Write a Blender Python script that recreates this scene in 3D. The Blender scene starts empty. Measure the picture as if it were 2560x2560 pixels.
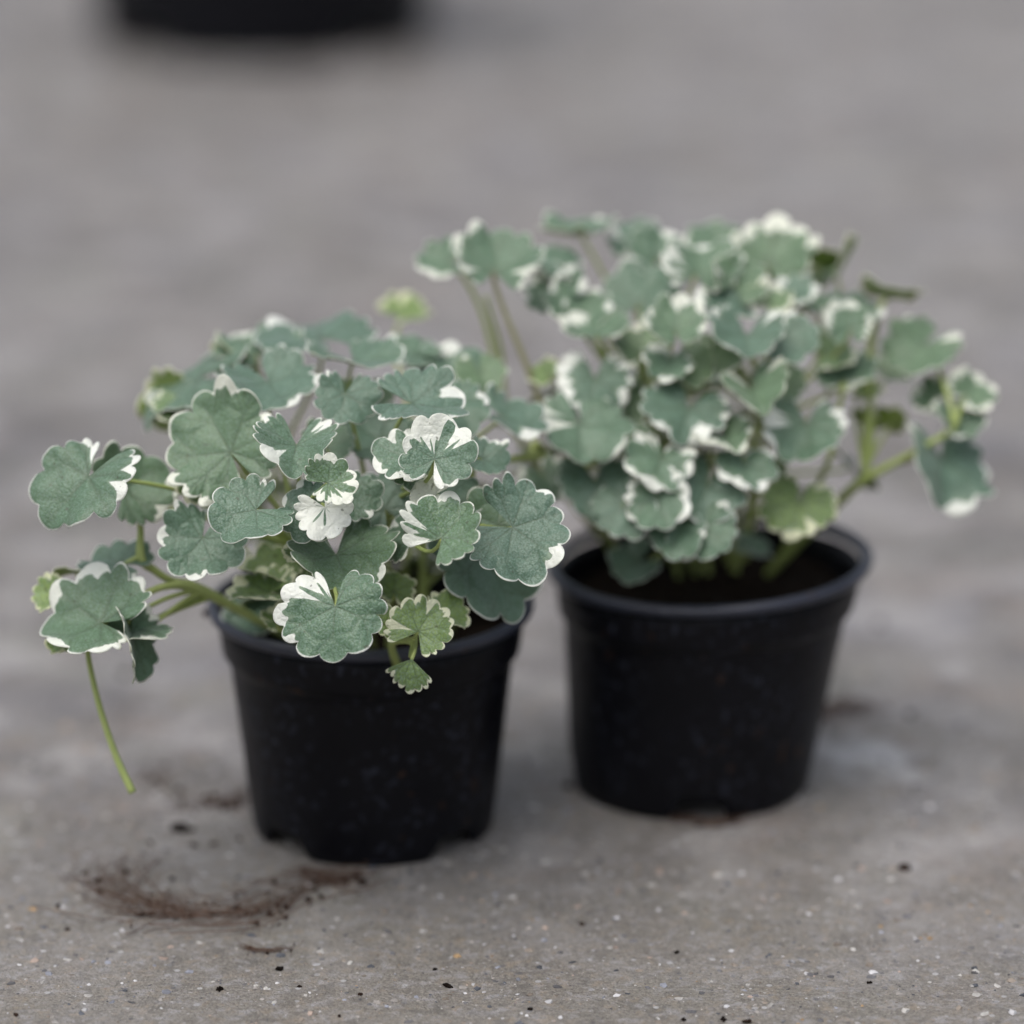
import bpy, math, random
import numpy as np
from mathutils import Vector, Matrix

# ------------------------------------------------------------------ camera
sc = bpy.context.scene
R_ = math.radians
PITCH = R_(17.2)
CAM = Vector((0.0, -1.28, 0.52))
FPX = 85 / 24 * 2560                       # focal length in photograph pixels
cd = bpy.data.cameras.new('camera')
cam = bpy.data.objects.new('camera', cd)
sc.collection.objects.link(cam)
cam.location = CAM
cam.rotation_euler = (math.pi / 2 - PITCH, 0, 0)
cd.sensor_width = 24; cd.sensor_height = 24; cd.lens = 85
cd.clip_start = 0.01; cd.clip_end = 100
cd.dof.use_dof = True
cd.dof.focus_distance = 1.232
cd.dof.aperture_fstop = 2.1
sc.camera = cam
sc.cycles.max_bounces = 6; sc.cycles.diffuse_bounces = 3; sc.cycles.glossy_bounces = 2; sc.cycles.transmission_bounces = 4
C_F = Vector((0, math.cos(PITCH), -math.sin(PITCH)))
C_U = Vector((0, math.sin(PITCH), math.cos(PITCH)))
C_R = Vector((1, 0, 0))

# ------------------------------------------------------------------ sky and sun (overcast)
SUN_EL, SUN_AZ = R_(70), R_(-142)           # azimuth from +Y, negative = left
w = bpy.data.worlds.new('World'); sc.world = w; w.use_nodes = True
nt = w.node_tree; nt.nodes.clear()
sky = nt.nodes.new('ShaderNodeTexSky'); sky.sky_type = 'NISHITA'; sky.sun_disc = False
sky.sun_elevation = SUN_EL; sky.sun_rotation = SUN_AZ
sky.air_density = 1.0; sky.dust_density = 6.0; sky.ozone_density = 1.0
hs = nt.nodes.new('ShaderNodeHueSaturation'); hs.inputs['Saturation'].default_value = 0.52
bg = nt.nodes.new('ShaderNodeBackground'); bg.inputs['Strength'].default_value = 0.145
wo = nt.nodes.new('ShaderNodeOutputWorld')
nt.links.new(sky.outputs[0], hs.inputs['Color']); nt.links.new(hs.outputs[0], bg.inputs['Color'])
nt.links.new(bg.outputs[0], wo.inputs[0])
sl = bpy.data.lights.new('sun', 'SUN'); so = bpy.data.objects.new('sun', sl); sc.collection.objects.link(so)
sl.energy = 0.85; sl.angle = R_(80); sl.color = (1.0, 0.98, 0.97)
sdir = Vector((math.sin(SUN_AZ) * math.cos(SUN_EL), math.cos(SUN_AZ) * math.cos(SUN_EL), math.sin(SUN_EL)))
so.rotation_euler = sdir.to_track_quat('Z', 'Y').to_euler()
so.location = (0, 0, 3)
vs = sc.view_settings
vs.view_transform = 'Standard'; vs.look = 'None'; vs.exposure = 0.13; vs.gamma = 1.0; vs.use_curve_mapping = False

# ------------------------------------------------------------------ helpers
rng = np.random.default_rng(7)
random.seed(7)

def ray(px, py):
    return (C_F + C_R * ((px - 1280) / FPX) + C_U * ((1280 - py) / FPX))
def at_y(px, py, Y):
    d = ray(px, py); t = (Y - CAM.y) / d.y
    return CAM + d * t
def at_z(px, py, Z=0.0):
    d = ray(px, py); t = (Z - CAM.z) / d.z
    return CAM + d * t
def depth(p):
    return (p - CAM).dot(C_F)
def view_vec(x, y, z):
    return C_R * x + C_U * y - C_F * z

def link(o, parent=None):
    sc.collection.objects.link(o)
    if parent is not None: o.parent = parent
    return o
def tag(o, label=None, cat=None, group=None, kind=None):
    if label: o['label'] = label
    if cat: o['category'] = cat
    if group: o['group'] = group
    if kind: o['kind'] = kind
    return o
def empty(name, loc):
    o = bpy.data.objects.new(name, None); o.location = loc; o.empty_display_size = 0.02
    return link(o)

def np_mesh(name, verts, quads=None, tris=None, smooth=True):
    """quick mesh from numpy arrays"""
    verts = np.asarray(verts, np.float32)
    me = bpy.data.meshes.new(name)
    nq = 0 if quads is None else len(quads); ntr = 0 if tris is None else len(tris)
    idx = []; starts = []; tot = []
    if nq: idx.append(np.asarray(quads, np.int32).ravel()); starts.append(np.arange(nq) * 4); tot.append(np.full(nq, 4))
    if ntr:
        idx.append(np.asarray(tris, np.int32).ravel()); starts.append(nq * 4 + np.arange(ntr) * 3); tot.append(np.full(ntr, 3))
    idx = np.concatenate(idx).astype(np.int32); starts = np.concatenate(starts).astype(np.int32)
    me.vertices.add(len(verts)); me.vertices.foreach_set('co', verts.ravel())
    me.loops.add(len(idx)); me.loops.foreach_set('vertex_index', idx)
    me.polygons.add(len(starts)); me.polygons.foreach_set('loop_start', starts)
    me.polygons.foreach_set('use_smooth', np.full(len(starts), smooth))
    me.update(calc_edges=True); me.validate()
    return me
def color_attr(me, name, arr):
    a = me.attributes.new(name, 'FLOAT_COLOR', 'POINT')
    a.data.foreach_set('color', np.asarray(arr, np.float32).ravel())

def tube_arrays(pts, radii, n=8):
    pts = np.asarray(pts, float); radii = np.asarray(radii, float)
    tan = np.gradient(pts, axis=0); tan /= np.linalg.norm(tan, axis=1)[:, None] + 1e-12
    ref = np.array([0.31, 0.17, 0.93]); ref /= np.linalg.norm(ref)
    if abs(tan.mean(0) @ ref) > 0.9 * np.linalg.norm(tan.mean(0)): ref = np.array([0.95, 0.2, 0.1])
    a = np.cross(tan, ref); a /= np.linalg.norm(a, axis=1)[:, None] + 1e-12
    b = np.cross(tan, a)
    th = np.linspace(0, 2 * np.pi, n, endpoint=False)
    V = pts[:, None, :] + radii[:, None, None] * (np.cos(th)[None, :, None] * a[:, None, :] + np.sin(th)[None, :, None] * b[:, None, :])
    m = len(pts); V = V.reshape(-1, 3)
    i = np.arange(m - 1)[:, None]; j = np.arange(n)[None, :]
    q = np.stack([i * n + j, i * n + (j + 1) % n, (i + 1) * n + (j + 1) % n, (i + 1) * n + j], -1).reshape(-1, 4)
    V = np.vstack([V, pts[0], pts[-1]])
    jj = np.arange(n); c0 = m * n; c1 = m * n + 1
    t = np.vstack([np.stack([np.full(n, c0), (jj + 1) % n, jj], -1),
                   np.stack([np.full(n, c1), (m - 1) * n + jj, (m - 1) * n + (jj + 1) % n], -1)])
    return V, q, t
def bez(p0, p1, p2, p3, n):
    t = np.linspace(0, 1, n)[:, None]
    return (1 - t) ** 3 * p0 + 3 * (1 - t) ** 2 * t * p1 + 3 * (1 - t) * t ** 2 * p2 + t ** 3 * p3
def catmull(P, n=8):
    P = np.asarray(P, float); P = np.vstack([2 * P[0] - P[1], P, 2 * P[-1] - P[-2]])
    out = []
    for i in range(1, len(P) - 2):
        t = np.linspace(0, 1, n, endpoint=False)[:, None]
        a, b, c, d = P[i - 1], P[i], P[i + 1], P[i + 2]
        out.append(0.5 * (2 * b + (c - a) * t + (2 * a - 5 * b + 4 * c - d) * t ** 2 + (3 * b - a - 3 * c + d) * t ** 3))
    out.append(P[-2][None]); return np.vstack(out)

# ------------------------------------------------------------------ materials
class NT:
    def __init__(s, name):
        s.m = bpy.data.materials.new(name); s.m.use_nodes = True; s.t = s.m.node_tree; s.t.nodes.clear()
        s.out = s.n('ShaderNodeOutputMaterial')
    def n(s, typ, **kw):
        x = s.t.nodes.new(typ)
        for k, v in kw.items(): setattr(x, k, v)
        return x
    def l(s, a, b): s.t.links.new(a, b)
    def setv(s, sock, v):
        if hasattr(v, 'links') or isinstance(v, bpy.types.NodeSocket): s.l(v, sock)
        else: sock.default_value = v
    def math(s, op, a, b=0.0, clamp=False):
        x = s.n('ShaderNodeMath', operation=op); x.use_clamp = clamp
        s.setv(x.inputs[0], a); s.setv(x.inputs[1], b); return x.outputs[0]
    def mix(s, f, a, b, typ='MIX'):
        x = s.n('ShaderNodeMix', data_type='RGBA', blend_type=typ)
        s.setv(x.inputs[0], f); s.setv(x.inputs[6], a); s.setv(x.inputs[7], b); return x.outputs[2]
    def noise(s, vec, scale, detail=2.0, rough=0.5, dist=0.0):
        x = s.n('ShaderNodeTexNoise'); s.l(vec, x.inputs['Vector'])
        x.inputs['Scale'].default_value = scale; x.inputs['Detail'].default_value = detail
        x.inputs['Roughness'].default_value = rough; x.inputs['Distortion'].default_value = dist
        return x
    def vor(s, vec, scale, feature='F1'):
        x = s.n('ShaderNodeTexVoronoi', feature=feature); s.l(vec, x.inputs['Vector']); x.inputs['Scale'].default_value = scale
        return x
    def rng(s, v, a, b, c=0.0, d=1.0):
        x = s.n('ShaderNodeMapRange'); s.setv(x.inputs[0], v)
        for i, k in enumerate((a, b, c, d)): x.inputs[i + 1].default_value = k
        return x.outputs[0]
    def bump(s, h, strength, dist):
        x = s.n('ShaderNodeBump'); x.inputs['Strength'].default_value = strength; x.inputs['Distance'].default_value = dist
        s.l(h, x.inputs['Height']); return x.outputs[0]
    def principled(s, **kw):
        x = s.n('ShaderNodeBsdfPrincipled')
        for k, v in kw.items(): s.setv(x.inputs[k.replace('_', ' ')], v)
        return x

def mat_leaf():
    t = NT('leaf_variegated')
    at = t.n('ShaderNodeAttribute', attribute_name='leafdata')
    sep = t.n('ShaderNodeSeparateColor'); t.l(at.outputs['Color'], sep.inputs[0])
    d, wdt, vein = sep.outputs[0], sep.outputs[1], sep.outputs[2]
    young = at.outputs['Alpha']
    tc = t.n('ShaderNodeTexCoord').outputs['Object']
    oi = t.n('ShaderNodeObjectInfo').outputs['Random']
    off = t.n('ShaderNodeVectorMath', operation='ADD'); t.l(tc, off.inputs[0]); t.l(oi, off.inputs[1])
    v = off.outputs[0]
    nA = t.noise(v, 260, 3, 0.65).outputs[0]
    nB = t.noise(v, 1500, 2, 0.7).outputs[0]
    nC = t.noise(v, 90, 2, 0.5).outputs[0]
    # white margin
    jag = t.math('MULTIPLY', t.math('SUBTRACT', nA, 0.5), 0.30)
    edge = t.math('SUBTRACT', t.math('ADD', d, t.math('MULTIPLY', jag, t.rng(wdt, 0.04, 0.2))), wdt)
    white = t.rng(edge, -0.012, 0.010, 1.0, 0.0)
    # greens
    sage = t.mix(nC, (0.064, 0.142, 0.090, 1), (0.118, 0.216, 0.150, 1))
    sage = t.mix(t.rng(oi, 0, 1, 0, 0.45), sage, (0.092, 0.190, 0.066, 1))
    fresh = t.mix(nC, (0.235, 0.360, 0.045, 1), (0.340, 0.470, 0.085, 1))
    green = t.mix(young, sage, fresh)
    # grey bloom of fine hairs: tiny light specks on the blade
    ret = t.vor(v, 620, 'DISTANCE_TO_EDGE').outputs['Distance']
    green = t.mix(t.rng(ret, 0.0, 0.12, 0.38, 0.0), green, (0.050, 0.090, 0.045, 1))
    speck = t.rng(nB, 0.44, 0.62, 0.0, 0.48)
    green = t.mix(speck, green, (0.270, 0.382, 0.318, 1))
    dark = t.math('MULTIPLY', vein, 0.62)
    green = t.mix(dark, green, (0.050, 0.085, 0.042, 1))
    # pale intermediate zone next to the white
    pale = t.rng(edge, 0.04, 0.16, 0.85, 0.0)
    pale = t.math('MULTIPLY', pale, t.rng(wdt, 0.08, 0.2))
    green = t.mix(t.math('MULTIPLY', pale, t.rng(nA, 0.44, 0.52)), green, (0.24, 0.33, 0.23, 1))
    cream = t.mix(young, (0.87, 0.90, 0.845, 1), (0.76, 0.79, 0.48, 1))
    cream = t.mix(t.math('MULTIPLY', vein, 0.25), cream, (0.5, 0.54, 0.38, 1))
    spots = t.rng(t.noise(v, 420, 1, 0.5).outputs[0], 0.73, 0.76, 0, 0.6)
    top = t.mix(white, green, cream)
    top = t.mix(spots, top, (0.05, 0.05, 0.03, 1))
    under_g = t.mix(young, (0.165, 0.250, 0.075, 1), (0.25, 0.36, 0.045, 1))
    under_g = t.mix(t.math('MULTIPLY', vein, 0.5), under_g, (0.33, 0.40, 0.20, 1))
    under = t.mix(white, under_g, (0.66, 0.68, 0.50, 1))
    geo = t.n('ShaderNodeNewGeometry')
    lay = t.n('ShaderNodeAttribute', attribute_name='under')
    col = t.mix(lay.outputs['Fac'], top, under)
    h = t.math('ADD', t.math('MULTIPLY', nB, 0.6), t.math('MULTIPLY', nA, 1.1))
    h = t.math('ADD', h, t.rng(ret, 0.0, 0.3, 0.0, 0.6))
    bmp = t.bump(h, 0.55, 0.0003)
    p = t.principled(Base_Color=col, Roughness=0.40, Specular_IOR_Level=0.55)
    p.inputs['Sheen Weight'].default_value = 0.25; p.inputs['Sheen Roughness'].default_value = 0.5
    t.l(bmp, p.inputs['Normal'])
    tr = t.n('ShaderNodeBsdfTranslucent')
    trc = t.mix(0.5, col, (0.42, 0.55, 0.08, 1))
    trc = t.mix(white, trc, (0.85, 0.88, 0.55, 1)); t.l(trc, tr.inputs[0])
    ms = t.n('ShaderNodeMixShader'); ms.inputs[0].default_value = 0.20
    t.l(p.outputs[0], ms.inputs[1]); t.l(tr.outputs[0], ms.inputs[2]); t.l(ms.outputs[0], t.out.inputs[0])
    return t.m

def mat_stem(name, ca, cb, rough=0.55):
    t = NT(name); tc = t.n('ShaderNodeTexCoord').outputs['Object']
    n = t.noise(tc, 300, 3).outputs[0]; oi = t.n('ShaderNodeObjectInfo').outputs['Random']
    f = t.math('ADD', t.math('MULTIPLY', n, 0.6), t.math('MULTIPLY', oi, 0.4))
    p = t.principled(Base_Color=t.mix(f, ca, cb), Roughness=rough, Specular_IOR_Level=0.3)
    p.inputs['Subsurface Weight'].default_value = 0.0
    t.l(t.bump(t.noise(tc, 1600, 2).outputs[0], 0.3, 0.0002), p.inputs['Normal'])
    t.l(p.outputs[0], t.out.inputs[0]); return t.m

def mat_plastic(name, spec, r0, r1, blue):
    t = NT(name); tc = t.n('ShaderNodeTexCoord').outputs['Object']
    n1 = t.noise(tc, 45, 4, 0.6).outputs[0]
    n2 = t.noise(tc, 330, 2, 0.5).outputs[0]
    n3 = t.noise(tc, 190, 1, 0.5, 0.4)
    base = t.mix(n1, (0.0028, 0.0030, 0.0045, 1), (0.0060, 0.0063, 0.0090, 1))
    base = t.mix(blue, base, (0.026, 0.031, 0.052, 1))  # mixes a sky-blue sheen into the base colour
    dust = t.math('MULTIPLY', t.rng(n2, 0.56, 0.68), t.rng(n1, 0.42, 0.60))
    base = t.mix(t.math('MULTIPLY', dust, 0.55), base, (0.045, 0.052, 0.075, 1))
    mud = t.math('MULTIPLY', t.rng(n3.outputs[0], 0.69, 0.74), t.rng(t.noise(tc, 25, 2).outputs[0], 0.5, 0.62))
    base = t.mix(t.math('MULTIPLY', mud, 0.7), base, (0.05, 0.026, 0.014, 1))
    rough = t.rng(n1, 0.3, 0.7, r0, r1)
    p = t.principled(Base_Color=base, Roughness=rough, Specular_IOR_Level=spec)
    t.l(t.bump(t.noise(tc, 900, 3).outputs[0], 0.12, 0.0003), p.inputs['Normal'])
    t.l(p.outputs[0], t.out.inputs[0]); return t.m

def mat_soil(name, ca, cb):
    t = NT(name); tc = t.n('ShaderNodeTexCoord').outputs['Object']
    n = t.noise(tc, 420, 4, 0.7).outputs[0]; oi = t.n('ShaderNodeObjectInfo').outputs['Random']
    f = t.math('ADD', t.rng(n, 0.3, 0.75, 0, 0.8), t.math('MULTIPLY', oi, 0.2))
    p = t.principled(Base_Color=t.mix(f, ca, cb), Roughness=0.95, Specular_IOR_Level=0.15)
    t.l(t.bump(n, 0.6, 0.001), p.inputs['Normal']); t.l(p.outputs[0], t.out.inputs[0]); return t.m

def mat_ground():
    t = NT('concrete'); tc = t.n('ShaderNodeTexCoord').outputs['Object']
    big = t.noise(tc, 3.2, 3, 0.55).outputs[0]
    mid = t.noise(tc, 26, 5, 0.65).outputs[0]
    col = t.mix(t.rng(big, 0.3, 0.7), (0.245, 0.234, 0.215, 1), (0.318, 0.307, 0.300, 1))
    warm = t.noise(tc, 16, 3, 0.55, 0.5).outputs['Color']
    sp = t.n('ShaderNodeSeparateColor'); t.l(warm, sp.inputs[0])
    col = t.mix(t.rng(sp.outputs[0], 0.52, 0.68, 0, 0.55), col, (0.320, 0.250, 0.212, 1))
    col = t.mix(t.rng(sp.outputs[1], 0.52, 0.68, 0, 0.60), col, (0.250, 0.255, 0.300, 1))
    col = t.mix(t.rng(sp.outputs[2], 0.52, 0.68, 0, 0.7), col, (0.270, 0.280, 0.235, 1))
    col = t.mix(t.rng(mid, 0.45, 0.62, 0, 0.85), col, t.mix(1.0, col, (0.50, 0.49, 0.50, 1), 'MULTIPLY'))
    dd = t.noise(tc, 6.5, 3, 0.6, 0.4).outputs[0]
    col = t.mix(t.rng(dd, 0.46, 0.62, 0, 0.9), col, t.mix(1.0, col, (0.60, 0.59, 0.60, 1), 'MULTIPLY'))
    lite = t.noise(tc, 19, 4, 0.6, 0.3).outputs[0]
    col = t.mix(t.rng(lite, 0.50, 0.64, 0, 0.75), col, (0.46, 0.45, 0.45, 1))
    # sand grains, millimetre size
    g1 = t.vor(tc, 900); g2 = t.vor(tc, 330)
    sg = t.n('ShaderNodeSeparateColor'); t.l(g1.outputs['Color'], sg.inputs[0])
    col = t.mix(t.rng(sg.outputs[0], 0.0, 1.0, 0.0, 0.75), col, t.mix(sg.outputs[1], t.mix(1.0, col, (0.40, 0.38, 0.37, 1), 'MULTIPLY'), (0.40, 0.38, 0.35, 1)))
    s2 = t.n('ShaderNodeSeparateColor'); t.l(g2.outputs['Color'], s2.inputs[0])
    spot = t.math('MULTIPLY', t.rng(s2.outputs[0], 0.91, 0.92), t.rng(g2.outputs['Distance'], 0.30, 0.42, 1, 0))
    col = t.mix(t.math('MULTIPLY', spot, 0.85), col, t.mix(s2.outputs[1], (0.085, 0.08, 0.085, 1), (0.55, 0.55, 0.56, 1)))
    g3 = t.vor(tc, 120); s3 = t.n('ShaderNodeSeparateColor'); t.l(g3.outputs['Color'], s3.inputs[0])
    dist3 = t.math('ADD', g3.outputs['Distance'], t.math('MULTIPLY', mid, 0.25))
    spot3 = t.math('MULTIPLY', t.rng(s3.outputs[0], 0.80, 0.81), t.rng(dist3, 0.28, 0.42, 1, 0))
    pc = t.mix(s3.outputs[1], (0.14, 0.135, 0.13, 1), (0.46, 0.45, 0.45, 1))
    pc = t.mix(t.rng(s3.outputs[2], 0.8, 0.82, 0, 0.6), pc, (0.42, 0.28, 0.14, 1))
    col = t.mix(t.math('MULTIPLY', spot3, 0.7), col, pc)
    h = t.math('ADD', t.math('MULTIPLY', g1.outputs['Distance'], -0.5), t.math('MULTIPLY', t.noise(tc, 320, 4, 0.7).outputs[0], 1.2))
    h = t.math('ADD', h, t.math('MULTIPLY', mid, 1.5))
    h = t.math('ADD', h, t.math('MULTIPLY', t.noise(tc, 1100, 3, 0.7).outputs[0], 0.9))
    col = t.mix(1.0, col, (0.90, 0.90, 0.915, 1), 'MULTIPLY')
    # film of brown sand that also darkens the near part of the slab
    sy = t.n('ShaderNodeSeparateXYZ'); t.l(tc, sy.inputs[0])
    film = t.math('ADD', sy.outputs[1], t.math('MULTIPLY', t.math('SUBTRACT', t.noise(tc, 9, 4, 0.6).outputs[0], 0.5), 0.45))
    grain = t.noise(tc, 700, 4, 0.75).outputs[0]
    sandc = t.mix(t.rng(grain, 0.32, 0.68), (0.078, 0.069, 0.058, 1), (0.305, 0.284, 0.250, 1))
    mot = t.noise(tc, 170, 5, 0.65, 0.3); ms_ = t.n('ShaderNodeSeparateColor'); t.l(mot.outputs['Color'], ms_.inputs[0])
    sandc = t.mix(t.rng(ms_.outputs[0], 0.50, 0.64, 0, 0.65), sandc, (0.34, 0.335, 0.345, 1))
    sandc = t.mix(t.rng(ms_.outputs[1], 0.52, 0.64, 0, 0.60), sandc, (0.085, 0.078, 0.070, 1))
    sandc = t.mix(t.rng(ms_.outputs[2], 0.54, 0.66, 0, 0.55), sandc, (0.290, 0.235, 0.170, 1))
    col = t.mix(t.rng(film, 0.12, -0.16, 0.0, 0.85), col, sandc)
    col = t.mix(t.math('MULTIPLY', spot, 0.7), col, t.mix(s2.outputs[1], (0.07, 0.07, 0.08, 1), (0.50, 0.50, 0.51, 1)))
    sx = t.n('ShaderNodeVectorMath', operation='SUBTRACT'); t.l(tc, sx.inputs[0]); sx.inputs[1].default_value = tuple(at_z(2190, 1895))
    sm_ = t.n('ShaderNodeVectorMath', operation='MULTIPLY'); t.l(sx.outputs[0], sm_.inputs[0]); sm_.inputs[1].default_value = (46, 34, 0)
    sl_ = t.n('ShaderNodeVectorMath', operation='LENGTH'); t.l(sm_.outputs[0], sl_.inputs[0])
    sd = t.math('ADD', sl_.outputs['Value'], t.math('MULTIPLY', t.math('SUBTRACT', t.noise(tc, 60, 3, 0.6).outputs[0], 0.5), 2.2))
    col = t.mix(t.rng(sd, 0.35, 1.0, 0.55, 0.0), col, (0.52, 0.53, 0.56, 1))
    p = t.principled(Base_Color=col, Roughness=0.58, Specular_IOR_Level=0.5)
    t.l(t.bump(h, 0.7, 0.0010), p.inputs['Normal']); t.l(p.outputs[0], t.out.inputs[0]); return t.m

def mat_attr(name, attr, rough=0.8):
    t = NT(name); at = t.n('ShaderNodeAttribute', attribute_name=attr)
    tc = t.n('ShaderNodeTexCoord').outputs['Object']
    n = t.noise(tc, 900, 3, 0.6).outputs[0]
    col = t.mix(t.rng(n, 0.3, 0.7, 0, 0.5), at.outputs['Color'], t.mix(1.0, at.outputs['Color'], (0.6, 0.58, 0.56, 1), 'MULTIPLY'))
    p = t.principled(Base_Color=col, Roughness=rough, Specular_IOR_Level=0.3)
    t.l(p.outputs[0], t.out.inputs[0]); return t.m

M_LEAF = mat_leaf()
M_STALK = mat_stem('leaf_stalk_green', (0.270, 0.350, 0.095, 1), (0.430, 0.500, 0.200, 1))
M_BROWNSTALK = mat_stem('stalk_brownish', (0.190, 0.180, 0.100, 1), (0.270, 0.270, 0.150, 1))
M_PLASTIC = mat_plastic('black_plastic', 0.16, 0.34, 0.50, 0.0)
M_RIM = mat_plastic('black_plastic_sky_sheen', 0.6, 0.28, 0.40, 0.75)  # sky highlight along the rim painted in as a bluish base colour
M_SOIL = mat_soil('potting_soil', (0.0035, 0.0027, 0.0022, 1), (0.020, 0.013, 0.009, 1))
M_CRUMB = mat_soil('soil_crumb', (0.010, 0.007, 0.006, 1), (0.048, 0.028, 0.020, 1))
M_ROOT = mat_soil('root_fibre', (0.038, 0.022, 0.016, 1), (0.190, 0.125, 0.095, 1))
M_GROUND = mat_ground()
M_GRIT = mat_attr('grit', 'gritcolor')

# ------------------------------------------------------------------ ground
gv = [(-8, -2.5, 0), (8, -2.5, 0), (8, 14, 0), (-8, 14, 0)]
gm = np_mesh('concrete_ground', gv, quads=[(0, 1, 2, 3)]); gm.materials.append(M_GROUND)
ground = link(bpy.data.objects.new('concrete_ground', gm)); ground['kind'] = 'structure'
tag(ground, 'grey sandy concrete ground speckled with small stones', 'ground', kind='structure')

# ------------------------------------------------------------------ pots
def lathe(profile, nseg=128, fz=None):
    prof = np.array(profile, float); m = len(prof)
    th = np.linspace(0, 2 * np.pi, nseg, endpoint=False)
    V = np.zeros((m, nseg, 3))
    V[..., 0] = prof[:, 0, None] * np.sin(th); V[..., 1] = -prof[:, 0, None] * np.cos(th); V[..., 2] = prof[:, 1, None]
    if fz is not None: V = fz(V, th)
    i = np.arange(m - 1)[:, None]; j = np.arange(nseg)[None, :]
    q = np.stack([i * nseg + j, i * nseg + (j + 1) % nseg, (i + 1) * nseg + (j + 1) % nseg, (i + 1) * nseg + j], -1).reshape(-1, 4)
    return V.reshape(-1, 3), q

def make_pot(name, loc, s, label, group, shear=0.0, rimtilt=0.0, feet=45.0, rot=0.0, dent=0.0):
    root = empty(name, loc); tag(root, label, 'pot', group)
    def deform(P):
        P = P.copy(); x, y, z = P[..., 0].copy(), P[..., 1].copy(), P[..., 2].copy()
        k = np.clip(z / (0.0885 * s), 0, 1.1)
        P[..., 0] = x + shear * z + dent * x * k ** 4
        P[..., 1] = y - dent * 0.6 * y * k ** 4
        P[..., 2] = z + rimtilt * x * k ** 2
        return P
    def feetcut(V, th):
        a = (np.degrees(th) - feet) % 90.0; a = np.minimum(a, 90 - a)
        cut = 1 / (1 + np.exp((a - 12.5) / 1.2))
        zb = 0.0075 * s * cut
        low = V[..., 2] < 0.012 * s
        V[..., 2] = np.where(low, np.maximum(V[..., 2], zb[None, :] + V[..., 2] * 0.35), V[..., 2])
        return V
    wall = [(0.0005, 0.0085), (0.040, 0.0085), (0.0415, 0.0075), (0.0420, 0.001), (0.0427, 0.0), (0.0440, 0.0), (0.0449, 0.0012), (0.0454, 0.004), (0.0459, 0.008), (0.0466, 0.013),
            (0.0485, 0.030), (0.0505, 0.048), (0.0524, 0.0645), (0.0528, 0.0673), (0.0540, 0.0690), (0.0552, 0.0702), (0.0556, 0.0725), (0.0563, 0.0785), (0.0567, 0.0835)]
    wall += [(0.0556, 0.0838), (0.0551, 0.078), (0.0544, 0.0715), (0.0520, 0.068), (0.0512, 0.062), (0.0490, 0.045), (0.0470, 0.026), (0.0452, 0.0095), (0.0005, 0.0094)]
    V, q = lathe(np.array(wall) * s, 160, feetcut)
    me = np_mesh('pot_wall', deform(V), q); me.materials.append(M_PLASTIC)
    o = link(bpy.data.objects.new('pot_wall', me), root); o.rotation_euler.z = 0
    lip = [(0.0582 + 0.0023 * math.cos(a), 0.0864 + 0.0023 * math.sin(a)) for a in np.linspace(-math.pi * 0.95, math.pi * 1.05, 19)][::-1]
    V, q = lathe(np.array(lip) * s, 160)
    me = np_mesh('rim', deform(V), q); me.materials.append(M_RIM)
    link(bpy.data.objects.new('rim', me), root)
    return root, deform

def hash_noise(x, y, seed=0, octaves=4, f=1.0):
    """smooth value noise"""
    r = np.random.default_rng(seed); T = r.random((64, 64)); out = np.zeros_like(x); amp = 1.0
    for k in range(octaves):
        X = x * f + 13.7 * k; Y = y * f + 7.1 * k
        i = np.floor(X).astype(int); j = np.floor(Y).astype(int); u = X - i; v = Y - j
        u = u * u * (3 - 2 * u); v = v * v * (3 - 2 * v)
        g = lambda a, b: T[a % 64, b % 64]
        out += amp * ((g(i, j) * (1 - u) + g(i + 1, j) * u) * (1 - v) + (g(i, j + 1) * (1 - u) + g(i + 1, j + 1) * u) * v - 0.5)
        amp *= 0.5; f *= 2.1
    return out

POT1 = Vector((at_z(934, 2053).x, at_z(934, 2053).y, 0))
POT2 = Vector((at_z(1722, 1944).x, at_z(1722, 1944).y, 0))
S1, S2 = 1.008, 1.032
POTG = 'pots standing on the concrete'
pot1, def1 = make_pot('nursery_pot', POT1, S1, 'small black plastic nursery pot holding the trailing plant, brown root fibres at its foot', POTG, feet=45)
pot2, def2 = make_pot('nursery_pot', POT2, S2, 'small black plastic nursery pot with open dark soil showing inside its rim', POTG, shear=0.075, rimtilt=0.045, feet=2, dent=0.005)
p3 = at_z(660, 90)
pot3, _ = make_pot('large_pot', Vector((p3.x, p3.y, 0)), 3.05, 'large black pot standing alone far behind the two plants', POTG, feet=45)

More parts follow.
